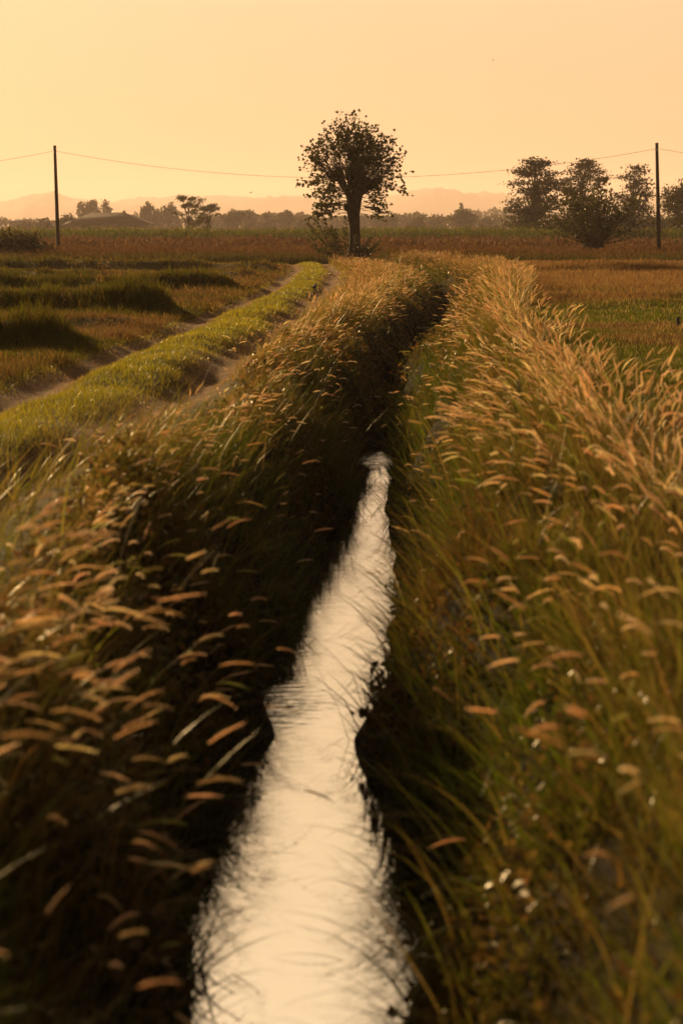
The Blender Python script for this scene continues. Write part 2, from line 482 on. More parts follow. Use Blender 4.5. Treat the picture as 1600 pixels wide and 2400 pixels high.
for y0, y1, dens, S in BANDS:
    x, y = scatter(y0, y1, dens)
    d = x - xc(y); ad = np.abs(d)
    z = ground(x, y)
    wz_ = water_z(y)
    n = len(x)
    big = noise(x, y, 2.2, 51); sm = noise(x, y, .55, 52); mid = noise(x, y, 1.1, 53)
    rr_, rl_ = rut_r(y), rut_l(y)
    wob = (noise(x * 0, y, 2.5, 21) - .5) * .25
    drut = np.minimum(np.abs(x - rr_ - wob), np.abs(x - rl_ - wob))
    intrack = (x > rl_ - .35) & (x < rr_ + .34)
    P = np.stack([x, y, z - .01], 1)

    # --- sloping banks of the ditch, in tufts
    edge_r = 1.15 + .25 * (big - .5)
    nb_ = 11 if y0 < 34 else 5
    m = (ad < edge_r) & (z > wz_ + .03) & (RNG.random(n) < (.30 + .55 * sst(.40, .66, noise(x, y, .42, 58))) / nb_)
    k = m.sum()
    if k:
        tuft = np.repeat(np.where(m)[0], nb_); k = len(tuft)
        off_ = RNG.normal(0, .03 + .0006 * y0, (k, 2))
        px_, py_ = x[tuft] + off_[:, 0], y[tuft] + off_[:, 1]
        Pt = np.stack([px_, py_, ground(px_, py_) - .01], 1)
        taz = np.repeat(RNG.normal(0, .7, m.sum()), nb_); tH = np.repeat(RNG.uniform(.45, 1.6, m.sum()), nb_)
        az = np.where(d[tuft] > 0, np.pi, 0) + taz * 1.6 + RNG.normal(0, .8, k)
        H = RNG.uniform(.16, .48, k) * tH * (.35 + 1.15 * mid[tuft]) * np.where((y[tuft] > 24) & (y[tuft] < 72) & ((ad[tuft] < .8) | ((d[tuft] > 0) & (y[tuft] < 44))), .34, 1) * np.where((y[tuft] > 41.5) & (y[tuft] < 44.3) & (ad[tuft] < .95), .4, 1)
        tb = np.clip(np.repeat(RNG.normal(0, .28, m.sum()), nb_) + 1.5 * noise(x[tuft], y[tuft], 1.6, 63) - .52, 0, 1)
        cc = mixcol(mixcol(GREEN, BROWN, tb), STRAW, (RNG.random(k) < .06) * .7)
        blades(bank, Pt, H, bwidth(y[tuft], .0068) * RNG.uniform(.5, 1.9, k), az, RNG.uniform(.1, .8, k), RNG.uniform(.4, 1.9, k), S + (y0 < 9), colors(k, cc, .3, .1, .45))
    # small broad leaves of weeds growing between
    m = (ad < edge_r + .15) & (z > wz_ + .05) & (RNG.random(n) < .42 * sst(.35, .65, noise(x, y, .9, 57)))
    k = m.sum()
    if k:
        Pl = P[m] + np.stack([RNG.normal(0, .02, k), RNG.normal(0, .02, k), RNG.uniform(.04, .26, k)], 1)
        leaves(bank, Pl, RNG.uniform(.02, .05, k) * np.interp(y[m], [0, 20, 50, 100], [1, 1.1, 1.6, 2.5]), colors(k, mixcol((.07, .07, .012), (.17, .085, .025), RNG.random(k)), .3, .1, .45), flat=.25)
    # --- tall grass on the two lips of the ditch
    wl = np.interp(y, [0, 8, 16, 30, 45, 60, 110], [.12, .10, .16, .45, .9, 1.6, 1.6]); wr = np.interp(y, [0, 15, 40, 60, 80, 110], [1.3, .80, .62, 1.3, 1.6, 1.4])
    tall = ((d > edge_r - .1) & (d < edge_r + wr + .35 * (mid - .5))) | ((d < -(edge_r - .1)) & (d > -(edge_r + wl + .35 * (mid - .5))))
    tall &= ~(intrack & (drut < .5))
    gapR = (y > 24) & (y < 44) & (d > 0) & (d < 1.15)
    m = tall & ~gapR & (RNG.random(n) < (.17 + .40 * sst(.38, .64, noise(x, y, .5, 59))) / nb_)
    k = m.sum()
    if k:
        tuft = np.repeat(np.where(m)[0], nb_); k = len(tuft)
        off_ = RNG.normal(0, .03 + .0006 * y0, (k, 2))
        px_, py_ = x[tuft] + off_[:, 0], y[tuft] + off_[:, 1]
        Pt = np.stack([px_, py_, ground(px_, py_) - .01], 1)
        rel = ad[tuft] - 1.2
        taz = np.repeat(RNG.normal(0, .6, m.sum()), nb_); tH = np.repeat(RNG.uniform(.6, 1.25, m.sum()), nb_)
        az = np.where(d[tuft] > 0, np.pi, 0) + np.where(rel > .55, np.pi, 0) + taz * 1.5 + RNG.normal(0, .8, k)
        H = RNG.uniform(.24, .56, k) * (.6 + .6 * big[tuft]) * tH * np.where((d[tuft] < 0) & (y[tuft] > 6) & (y[tuft] < 24), .68, 1)
        tb = np.repeat(np.clip(RNG.normal(.3, .28, m.sum()), 0, 1), nb_)
        cc = mixcol(mixcol(GREEN, BROWN, tb), STRAW, np.clip(RNG.normal(np.where(d[tuft] < 0, .55, .18), .28, k), 0, .95))
        blades(fox, Pt, H, bwidth(y[tuft], .0065) * RNG.uniform(.5, 1.7, k), az, RNG.uniform(.05, .5, k), RNG.uniform(.1, 1.1, k), S, colors(k, cc, .25, .1, .5))
    gap = (y > 24) & (y < 72) & ((ad < np.where((y > 41) & (y < 44.3), .95, .72)) | ((y < 44) & (d > 0) & (d < 1.15)))
    # --- flowering stalks with fox-tail heads
    hd = np.interp(y, [2, 7, 10, 20, 45, 70, 104], [75, 80, 120, 95, 50, 36, 22]) / dens * np.where((d > 0) & (y < 10), np.where(d > 1.35, .8, .3), 1)
    clump = sst(.25, .7, noise(x, y, .8, 61) * .6 + noise(x, y, .25, 62) * .4)
    hd = hd * np.where((d < 0) & (y > 8) & (y < 34), .38, 1) * np.where((d > 0) & (y > 9) & (y < 60), .25 + .85 * sst(.95, 1.75, d), 1)
    prob = hd * (.12 + 2.0 * clump) * np.where(tall, 1.25, 0) + hd * (.15 + 1.9 * clump) * np.where(d < 0, np.where(y < 9, .72, .42), .22) * ((ad < 1.2) & (z > wz_ + .35))
    verge0 = (x > rr_ + .45) & (d < -1) & ~tall
    prob += hd * .07 * verge0 * (y > 12)
    prob = np.where(gap, 0, prob)
    m = RNG.random(n) < prob
    k = m.sum()
    if k:
        rel = ad[m] - 1.2
        az = np.where(d[m] > 0, np.pi, 0) + np.where(rel > .65, np.pi, 0) + RNG.normal(0, .95, k)
        H = RNG.uniform(.42, .72, k) * (.72 + .45 * big[m]) * np.where(tall[m], np.where(d[m] < 0, np.interp(y[m], [6, 10, 30], [1.2, .62, .75]), 1), np.where((d[m] < 0) & (y[m] < 9), 1.25, .7)) * np.where(verge0[m], .45, 1)
        lean = np.where(rel > .3, RNG.uniform(.02, .35, k), RNG.uniform(.2, .8, k))
        cv = np.where(rel > .3, RNG.uniform(.05, .6, k), RNG.uniform(.2, .9, k))
        cc = mixcol(STRAW, GREEN, RNG.uniform(0, .7, k))
        res = blades(fox, P[m], H, np.maximum(np.where(y[m] < 9, .0036, .0028), .00022 * y[m]), az, lean, cv, S, colors(k, cc, .2, .1, .4))
        pos, tan, dr = res
        hc = colors(k, mixcol(HEADC, (.54, .37, .19), np.clip(RNG.random(k) * .8 + .35 * sst(35, 60, y[m]) * (RNG.random(k) < .6), 0, 1)), .22, .06, .70)
        gr_ = RNG.random(k) < .16
        hc[gr_, :3] *= np.array([.55, .66, .38])
        L_ = RNG.uniform(.035, .12, k) * np.where((d[m] < 0) & (y[m] < 8), 1.2, 1) * np.where((d[m] > 0) & (rel > .05) & (y[m] > 8.5), RNG.uniform(1.0, 1.6, k), 1.0) * np.interp(y[m], [0, 30, 100], [1, 1.05, 1.4])
        rad = RNG.uniform(.0040, .0068, k) * np.interp(y[m], [0, 10, 20, 50, 100], [.85, 1, 1.1, 1.25, 1.8])
        base = pos - tan * (L_ * .15)[:, None]
        if y1 <= 9: heads(foxhead, base, tan, dr, L_ * 1.08, rad * .74, RNG.uniform(.1, 1.3, k), hc, 8, 6, 150, .0006, 1.25)
        elif y1 <= 24: heads(foxhead, base, tan, dr, L_ * 1.05, rad * .78, RNG.uniform(.1, 1.0, k), hc, 7, 5, 46, .0010, 1.2)
        elif y1 <= 34: heads(foxhead, base, tan, dr, L_, rad, RNG.uniform(.1, .8, k), hc, 5, 4, 8, .0025)
        else: heads(foxhead, base, tan, dr, L_, rad, RNG.uniform(.0, .7, k), hc, 4, 3, 0)
    # --- verge between track and ditch: drier, shorter
    verge = (x > rr_ + .34) & (d < -1.1) & ~tall
    m = verge & (RNG.random(n) < .85)
    k = m.sum()
    if k:
        H = RNG.uniform(.05, .15, k) * (.25 + .75 * sst(.1, .9, x[m] - rr_[m] - .34)) * (.6 + .9 * mid[m]) * np.interp(y[m], [0, 20, 45], [.5, .7, 1.4])
        cc = mixcol(mixcol(LAWN, STRAW, np.clip(RNG.normal(.35 + .9 * (sm[m] - .5), .3, k), 0, 1)), BROWN, np.clip(RNG.normal(.2, .2, k), 0, .8))
        blades(track, P[m], H, bwidth(y[m]) * RNG.uniform(.7, 1.6, k), RNG.uniform(0, 6.28, k), RNG.uniform(.1, .6, k), RNG.uniform(.1, 1, k), 2, colors(k, cc, .25, .1, .5))
    # --- the track: green middle, trodden ruts
    m = intrack & ~tall & (RNG.random(n) < np.where(drut < .30, .5, 1.0))
    k = m.sum()
    if k:
        inr = np.exp(-(drut[m] / .30) ** 2)
        H = (RNG.uniform(.035, .085, k) * (1 - .65 * inr) * (.7 + .7 * mid[m])) * np.interp(y[m], [0, 60, 100], [1, 1.2, 1.6])
        cc = mixcol(mixcol(LAWN, (.15, .155, .008), np.clip(RNG.normal(.3 + .8 * (sm[m] - .5), .3, k), 0, 1)), (.27, .155, .075), np.clip(inr * 1.1 + RNG.normal(.02, .1, k), 0, 1))
        blades(track, P[m], H, bwidth(y[m], .004) * RNG.uniform(.8, 1.5, k), RNG.uniform(0, 6.28, k), RNG.uniform(.05, .6, k), RNG.uniform(.1, .9, k), 2, colors(k, cc, .25, .1, .55))
    # --- left field with its rough berms
    m = (x < rl_ - .3)
    k = m.sum()
    if k:
        hz = sst(.12, .34, z[m])
        H = RNG.uniform(.04, .13, k) * (.5 + mid[m]) + hz * RNG.uniform(.05, .24, k) * (.15 + 1.5 * sst(.3, .75, sm[m])) + .10 * sst(.62, .85, mid[m]) * RNG.random(k)
        tan_ = sst(.45, .7, noise(x[m], y[m], 3.5, 71))
        cc = mixcol(mixcol((.075, .07, .008), (.16, .09, .034), np.clip(tan_ + RNG.normal(0, .2, k), 0, 1)), mixcol(GREEN, BROWN, np.clip(RNG.normal(.5, .3, k), 0, 1)), hz * .8)
        blades(field, P[m], H, bwidth(y[m], .004) * RNG.uniform(.8, 1.6, k), RNG.uniform(0, 6.28, k), RNG.uniform(.05, .6, k), RNG.uniform(.1, .9, k), 2, colors(k, cc, .3, .1, .5))
    # rough weeds standing out of the left field
    m = (x < rl_ - .3) & (RNG.random(n) < .10 * sst(.55, .8, noise(x, y, 1.3, 72)) + .05 * sst(.15, .4, z))
    k = m.sum()
    if k:
        tuft = np.repeat(np.where(m)[0], 7); k = len(tuft)
        Pt = np.stack([x[tuft] + RNG.normal(0, .06, k), y[tuft] + RNG.normal(0, .06, k), z[tuft] - .02], 1)
        cc = mixcol(mixcol(DARKG, BROWN, RNG.random(k)), STRAW, (RNG.random(k) < .3) * .8)
        blades(field, Pt, RNG.uniform(.07, .26, k), bwidth(y[tuft], .005) * RNG.uniform(.7, 1.5, k), RNG.uniform(0, 6.28, k), RNG.uniform(.05, .7, k), RNG.uniform(.1, .9, k), 2, colors(k, cc, .3, .1, .5))
    # --- right field: green turf near, russet dry grass further off
    m = (d > 1.3) & ~tall
    k = m.sum()
    if k:
        ye = y[m] + (noise(x[m], y[m], 3, 81) - .5) * 9 - np.clip(x[m] - 6, 0, 6) * .8
        rd = sst(45, 51, ye)
        gr = noise(x[m], y[m], 2.4, 82)
        H = RNG.uniform(.05, .13, k) * (.6 + .8 * mid[m]) * (1 - rd) + rd * RNG.uniform(.14, .32, k) * (.7 + .5 * mid[m])
        turfc = mixcol((.085, .10, .008), (.15, .085, .03), np.clip(sst(.5, .75, gr) + RNG.normal(0, .2, k), 0, 1))
        turfc = mixcol(turfc, (.42, .29, .10), (RNG.random(k) < .10 + .22 * sst(.5, .8, sm[m])) * .8)
        cc = mixcol(turfc, mixcol(REDDISH, STRAW, np.clip(RNG.normal(.25, .25, k), 0, 1)), rd)
        blades(field, P[m], H, bwidth(y[m], .004) * RNG.uniform(.8, 1.6, k), RNG.uniform(0, 6.28, k), RNG.uniform(.05, .55, k), RNG.uniform(.1, .9, k), 2, colors(k, cc, .25, .1, .5))

# broad long blades among the near bank grass
x, y = scatter(2.2, 16, 90)
d = x - xc(y); z = ground(x, y)
keep = (np.abs(d) > .5) & (np.abs(d) < 2.2) & (z > water_z(y) + .1) & ((d > 0) | (RNG.random(len(x)) < .7)) & (noise(x, y, .9, 131) > .36)
x, y, d, z = x[keep], y[keep], d[keep], z[keep]; n = len(x)
blades(fox, np.stack([x, y, z - .01], 1), RNG.uniform(.35, .85, n), RNG.uniform(.006, .013, n), np.where(d > 0, np.pi, 0) + RNG.normal(0, 1.1, n),
       RNG.uniform(.1, .7, n), RNG.uniform(.3, 2.0, n), 7, colors(n, mixcol((.11, .12, .010), (.20, .13, .03), RNG.random(n)), .3, .1, .5))

# long sedge blades arching over the water
sedge = MB()
S_ = []
for _ in range(170):
    yy = random.choice([random.uniform(4.8, 9.5), random.uniform(4.8, 22)])
    S_.append((yy, 1, random.uniform(.30, .80)))
for _ in range(90):
    yy = random.choice([random.uniform(16.5, 21), random.uniform(8.2, 9.4), random.uniform(5, 22)])
    S_.append((yy, -1, random.uniform(.35, .7)))
yy = np.array([s[0] for s in S_]); sd = np.array([s[1] for s in S_]); hh = np.array([s[2] for s in S_])
off = np.interp(yy, [0, 8, 12, 18, 25], [.46, .46, .42, .36, .32]) + RNG.uniform(-.04, .16, len(yy))
xx = xc(yy) + sd * off
nS = len(yy)
blades(sedge, np.stack([xx, yy, ground(xx, yy)], 1), hh, RNG.uniform(.006, .015, nS), np.where(sd > 0, np.pi, 0) + RNG.normal(-.25 * sd, .55, nS),
       RNG.uniform(.1, .8, nS), RNG.uniform(.8, 2.0, nS), 7, colors(nS, mixcol(GREEN, BROWN, RNG.random(nS) * .8), .3, .1, .35))

tag(bank.build("bank_grass", M_GRASS), "tangled green and brown grass hanging down both sloping banks of the ditch", "grass", kind="stuff")
tag(track.build("track_grass", M_GRASS), "short yellow green grass on the farm track and its sunlit verge", "grass", kind="stuff")
tag(field.build("field_grass", M_FIELD), "low russet and green grass of the open fields on both sides", "grass", kind="stuff")
tag(fox.build("foxtail_stalks", M_GRASS), "tall grass blades and stalks along the lips of the ditch", "grass", kind="stuff")
tag(foxhead.build("foxtail_heads", M_HEAD), "glowing fuzzy foxtail seed heads above the tall ditch grass", "seed heads", kind="stuff")
tag(sedge.build("sedge_blades", M_GRASS), "long dark sedge blades arching over the water of the ditch", "sedge", kind="stuff")

# --- tall uncut grass beyond the track's end
tallf = MB()
for y0, y1, dens in ((101, 106, 120), (106, 116, 75), (116, 135, 32), (135, 170, 14)):
    x, y = scatter(y0, y1, dens, 4)
    keep = y > 103 + (noise(x, y * 0, 4, 91) - .5) * 4
    x, y = x[keep], y[keep]; n = len(x)
    H = RNG.uniform(.40, .78, n) * (.75 + .4 * noise(x, y, 2.5, 92)) * np.interp(y, [101, 108], [.7, 1])
    front = 1 - sst(106, 112, y)  # front rows coloured darker green: shade of the near face put into the colour
    cc = mixcol(mixcol(DARKG, BROWN, RNG.random(n) * .6 * (1 - .6 * front)), REDDISH, np.clip(RNG.normal(.10, .2, n), 0, 1))
    P = np.stack([x, y, ground(x, y)], 1)
    pos, tan, dr = blades(tallf, P, H, RNG.uniform(.02, .05, n), RNG.uniform(0, 6.28, n), RNG.uniform(0, .3, n), RNG.uniform(0, .7, n), 2, colors(n, cc, .25, .1, .5))
    s = RNG.random(n) < .55 * (1 - .8 * front)
    hk = s.sum()
    heads(tallf, pos[s] - tan[s] * .12, tan[s], dr[s], RNG.uniform(.12, .22, hk), RNG.uniform(.012, .024, hk), RNG.uniform(0, .5, hk), colors(hk, (.34, .20, .085), .25, .06, .6), 4, 3, 0)
tag(tallf.build("meadow_grass", M_FIELD), "tall uncut reddish grass standing beyond the end of the track", "grass", kind="stuff")

# --- dry weeds and plumes before the maize
weeds = MB()
for y0, y1, dens, hmin, hmax in ((150, 162, 7, .6, 1.0), (170, 182, 6, .6, 1.05), (196, 220, 3.0, .7, 1.2)):
    x, y = scatter(y0, y1, dens, 8)
    pk = noise(x, y, 4.0, 101)
    keep = RNG.random(len(x)) < .25 + 1.2 * sst(.35, .75, pk)
    x, y, pk = x[keep], y[keep], pk[keep]; n = len(x)
    H = RNG.uniform(hmin, hmax, n) * (.55 + .7 * pk)
    P = np.stack([x, y, ground(x, y)], 1)
    cc = mixcol((.16, .085, .03), (.06, .035, .015), RNG.random(n))
    pos, tan, dr = blades(weeds, P, H, RNG.uniform(.03, .08, n), RNG.uniform(0, 6.28, n), RNG.uniform(0, .2, n), RNG.uniform(0, .4, n), 2, colors(n, cc, .25, .1, .4))
    heads(weeds, pos - tan * .3, tan, dr, RNG.uniform(.3, .5, n), RNG.uniform(.03, .07, n), RNG.uniform(0, .5, n), colors(n, (.30, .17, .07), .3, .08, .55), 4, 3, 0)
    nb = n * 3
    b = np.repeat(np.arange(n), 3)
    leaves(weeds, P[b] + np.stack([RNG.normal(0, .15, nb), RNG.normal(0, .15, nb), RNG.uniform(.1, .9, nb) * H[b]], 1), RNG.uniform(.12, .26, nb), colors(nb, (.14, .08, .03), .3, .1, .45))
tag(weeds.build("dry_weeds", M_FIELD), "dry tan weeds and plumes in front of the green maize", "weeds", kind="stuff")

# --- maize field
corn = MB()
for row in range(14):
    yr = 226 + row * 1.1
    wv = .171 * yr * 1.12 + 6
    x = np.arange(-wv, wv, .30); x = x + RNG.uniform(-.1, .1, len(x)); n = len(x)
    y = yr + RNG.uniform(-.15, .15, n)
    H = RNG.uniform(1.75, 2.12, n) * (.92 + .12 * noise(x, y, 6, 111))
    P = np.stack([x, y, ground(x, y)], 1)
    pos, tan, dr = blades(corn, P, H, np.full(n, .06), RNG.uniform(0, 6.28, n), RNG.uniform(0, .06, n), RNG.uniform(0, .1, n), 2, colors(n, (.16, .14, .02), .2, .1, .3))
    for lf in range(8):
        f = RNG.uniform(.25, .95, n)
        yl = colors(n, mixcol((.06, .085, .006), (.15, .11, .015), np.clip(RNG.normal(.25, .3, n), 0, 1)), .3, .1, .5)
        blades(corn, P + np.array([0, 0, 1.]) * (H * f)[:, None], RNG.uniform(.45, .8, n), RNG.uniform(.07, .12, n), RNG.uniform(0, 6.28, n), RNG.uniform(.15, .5, n), RNG.uniform(.6, 1.9, n), 3, yl)
    s = RNG.random(n) < .35
    hk = s.sum()
    blades(corn, pos[s], RNG.uniform(.12, .3, hk), np.full(hk, .07), RNG.uniform(0, 6.28, hk), RNG.uniform(0, .4, hk), RNG.uniform(0, .5, hk), 2, colors(hk, (.28, .17, .06), .2, .1, .5))
tag(corn.build("maize_field", M_FIELD), "field of tall green maize in a long band across the plain", "maize", kind="stuff")


# ------------------------------------------------------------------ trees
def rand_dirs(n):
    v = RNG.normal(0, 1, (n, 3)); return v / np.linalg.norm(v, axis=1)[:, None]


def shoot(p0, d0, L, n=6, up=.25, wig=.05):
    """a thin upward curving shoot as a polyline"""
    pts = [np.array(p0, float)]; d = np.array(d0, float); d /= np.linalg.norm(d)
    for _ in range(n - 1):
        d = d + np.array([0, 0, up / n]) + RNG.normal(0, wig, 3); d /= np.linalg.norm(d)
        pts.append(pts[-1] + d * L / (n - 1))
    return np.array(pts)


def leafy_shoots(mbt, mbl, specs, leaf, per_m, col1, col2, r0=.012, first=.3, sides=4):
    for p0, d0, L, up in specs:
        pts = shoot(p0, d0, L, 7, up)
        tube(mbt, pts, np.linspace(r0, r0 * .25, 7), sides, cap=False)
        nl = max(3, int(L * per_m))
        f = first + (1 - first) * RNG.random(nl) ** .75
        idx = f * 5.999; i = idx.astype(int); fr = (idx - i)[:, None]
        P = pts[i] * (1 - fr) + pts[i + 1] * fr
        dr = pts[i + 1] - pts[i]; dr /= np.linalg.norm(dr, axis=1)[:, None]
        P = P + RNG.normal(0, leaf * .32, P.shape)
        leaves(mbl, P, leaf * RNG.uniform(.6, 1.15, nl), colors(nl, mixcol(col1, col2, RNG.random(nl)), .25, .1, .35), out=dr, droop=.35)


# ---- the pollard in the middle
TB = at(826, 620, 97.0)
TX, TY = TB.x, TB.y
TZ = float(ground(TX, TY))
pollard = tag(empty("pollard_tree", (TX, TY, TZ)), "big pollard tree with knobbly head and round leafy crown standing alone at mid picture", "tree")
tk, br, lv = MB(), MB(), MB()
BK = (.05, .035, .02, 0)
Z = lambda pts: np.array(pts, float)
tube(tk, Z([(-.02, 0, -.2), (0, 0, .12), (.06, 0, .5), (.09, 0, 1.1), (.09, 0, 1.8), (.05, .02, 2.3), (.04, 0, 2.75), (.10, 0, 3.15), (.22, .02, 3.6), (.24, .02, 4.05), (.15, 0, 4.5)]),
     [.50, .40, .30, .265, .255, .28, .33, .36, .33, .32, .2], 18, BK, True, .16, 3)
tube(tk, Z([(-.04, 0, 3.0), (-.22, .05, 3.4), (-.45, .08, 3.8), (-.62, .08, 4.15), (-.66, .05, 4.45)]), [.2, .16, .18, .22, .14], 12, BK, True, .2, 5)
tube(tk, Z([(.2, 0, 3.25), (.45, -.05, 3.5), (.75, -.08, 3.68), (1.05, -.08, 3.78), (1.2, -.06, 3.9)]), [.2, .16, .14, .17, .11], 12, BK, True, .2, 7)
tube(tk, Z([(.2, .1, 3.4), (.35, .5, 3.8), (.4, .75, 4.2)]), [.22, .18, .16], 10, BK, True, .2, 8)
tube(tk, Z([(0, -.1, 3.3), (-.1, -.5, 3.7), (-.12, -.7, 4.1)]), [.2, .17, .15], 10, BK, True, .2, 9)
for c, r, s in (((-.68, .05, 4.25), (.36, .36, .38), 1), ((-.95, .05, 4.1), (.2, .22, .2), 2), ((.15, 0, 4.55), (.34, .34, .36), 3), ((.05, 0, 4.85), (.16, .2, .25), 4),
                ((1.05, -.06, 3.88), (.30, .3, .24), 5), ((.65, -.05, 3.95), (.3, .3, .26), 6), ((.4, .78, 4.3), (.26, .26, .26), 7), ((-.12, -.72, 4.2), (.26, .26, .26), 8),
                ((-.32, 0, 2.75), (.16, .2, .25), 9), ((.34, 0, 4.15), (.3, .3, .4), 10)):
    blob(tk, c, tuple(q * .84 for q in r), BK, .3, s)
tk.build("trunk", M_BARK, pollard, smooth=True)
C1, C2 = (.035, .038, .008), (.085, .07, .015)
specs = []
knobs = [((-.7, .05, 4.35), 60), ((-.95, .05, 4.15), 34), ((.12, 0, 4.8), 82), ((1.08, -.06, 3.98), 62), ((.65, 0, 4.1), 36), ((.4, .8, 4.45), 50), ((-.12, -.75, 4.35), 50)]
for (kx, ky, kz), n in knobs:
    for _ in range(n):
        # directions fan out, leaning away from the tree's middle
        el = R(random.triangular(5, 92, 62)); a = random.uniform(0, 2 * math.pi)
        d = np.array([math.cos(a) * math.cos(el), math.sin(a) * math.cos(el), math.sin(el)]) + np.array([kx * .5, ky * .35, 0])
        dn = d / np.linalg.norm(d)
        # crown outline: about 2.6 wide, 3 up, from the middle of the head
        L = (1.76 + .84 * max(dn[2], 0) ** 1.3) * random.uniform(.62, 1.06)
        if kz < 4.2: L *= .97
        specs.append(((kx + random.uniform(-.15, .15), ky + random.uniform(-.15, .15), kz - .05), d, L, .30))
leafy_shoots(br, lv, specs, .16, 3.3, C1, C2, .012, .45)
# leaves close about the knobs
n = 380
kk = RNG.integers(0, len(knobs), n); kp = np.array([q[0] for q in knobs])[kk]
leaves(lv, kp + rand_dirs(n) * RNG.uniform(.25, .75, n)[:, None] + np.array([0, 0, .05]), .14 * RNG.uniform(.6, 1.1, n), colors(n, mixcol(C1, C2, RNG.random(n)), .25, .1, .35), droop=.3)
# low hanging sprays under the head, mostly on the left, and shoots on the stem
specs = []
for _ in range(84):
    sx = -1 if random.random() < .62 else 1
    p = (random.uniform(-.35, -.1) if sx < 0 else random.uniform(.3, .6), random.uniform(-.3, .3), random.uniform(2.4, 3.9))
    specs.append((p, (sx * random.uniform(.6, 1), random.uniform(-.5, .5), random.uniform(-.25, .35)), random.uniform(1.2, 2.2) if sx < 0 else random.uniform(.8, 1.5), -.25))
leafy_shoots(br, lv, specs, .15, 9, C1, C2, .011, .25)
specs = []
for _ in range(95):
    kx, ky, kz = random.choice([q[0] for q in knobs[:5]])
    a = random.uniform(0, 2 * math.pi); el = R(random.uniform(-14, 26))
    d = (math.cos(a) * math.cos(el) + kx * .3, math.sin(a) * math.cos(el), math.sin(el))
    specs.append(((kx, ky, kz - .1), d, random.uniform(1.3, 2.25), -.12))
leafy_shoots(br, lv, specs, .15, 5.5, C1, C2, .011, .4)
# suckers fanning out from the foot
specs = []
for _ in range(95):
    a = random.uniform(0, 2 * math.pi); el = R(random.uniform(14, 66))
    left = math.cos(a) < 0
    L = random.uniform(1.0, 2.7) if left else random.uniform(.6, 1.7)
    specs.append(((-.15 + .3 * math.cos(a), .3 * math.sin(a), .15), (math.cos(a) * math.cos(el), math.sin(a) * math.cos(el), math.sin(el)), L, .15))
leafy_shoots(br, lv, specs, .14, 8.5, C1, C2, .011, .4)
br.build("shoots", M_BARK, pollard)
lv.build("crown", M_LEAF, pollard)


# ---- pollard bushes on the right
def pollard_bush(px, py, D, half_w, height, nshoot, label, leaf=.18):
    b = at(px, py, D)
    root = tag(empty("pollard_bush", (b.x, b.y, float(ground(b.x, b.y)))), label, "bush")
    s_, t_, l_ = MB(), MB(), MB()
    tube(s_, Z([(0, 0, -.2), (0, 0, .3), (.02, 0, .7), (0, 0, 1.0)]), [.5, .42, .45, .35], 14, BK, True, .25, 4)
    blob(s_, (0, 0, .85), (.55, .55, .38), BK, .35, 3); blob(s_, (-.3, .1, .7), (.35, .35, .3), BK, .3, 5); blob(s_, (.32, -.1, .72), (.35, .35, .3), BK, .3, 6)
    s_.build("stump", M_BARK, root, smooth=True)
    sp_ = []
    for _ in range(nshoot):
        a = random.uniform(0, 2 * math.pi); el = R(random.triangular(2, 90, 45))
        d = np.array([math.cos(a) * math.cos(el), math.sin(a) * math.cos(el), math.sin(el)])
        L = (half_w * math.cos(el) ** 2 + (height - .8) * math.sin(el) ** 2) * random.uniform(.68, 1.08)
        sp_.append(((d[0] * .3, d[1] * .3, .75), d, L, .18))
    leafy_shoots(t_, l_, sp_, leaf, 3.1, (.030, .034, .006), (.075, .062, .010), .016, .3)
    t_.build("shoots", M_BARK, root); l_.build("crown", M_LEAF, root)
    return root


pollard_bush(1388, 606, 122, 4.1, 4.7, 260, "dark leafy bush of fanned shoots on a low stump before the tall trees")
pollard_bush(1668, 606, 124, 2.7, 4.2, 130, "leafy bush cut off by the right edge of the picture near the utility pole")

# ---- bramble mound at the left edge
bp = at(25, 612, 113)
bram = tag(empty("bramble_bush", (bp.x, bp.y, float(ground(bp.x, bp.y)))), "dark rounded bramble mound at the left edge below the shed", "bush")
s_, l_ = MB(), MB()
sp_ = []
for _ in range(330):
    a = random.uniform(0, 2 * math.pi); rr = random.uniform(0, 1) ** .5
    p = (rr * 2.3 * math.cos(a), rr * 1.8 * math.sin(a), .05)
    hgt = (1.75 * (1 - .55 * rr ** 2)) * random.uniform(.7, 1.1)
    sp_.append((p, (random.gauss(0, .35), random.gauss(0, .35), 1), hgt, -.25))
leafy_shoots(s_, l_, sp_, .16, 20, (.04, .04, .010), (.11, .07, .02), .009, .1)
s_.build("canes", M_BARK, bram); l_.build("foliage", M_LEAF, bram)


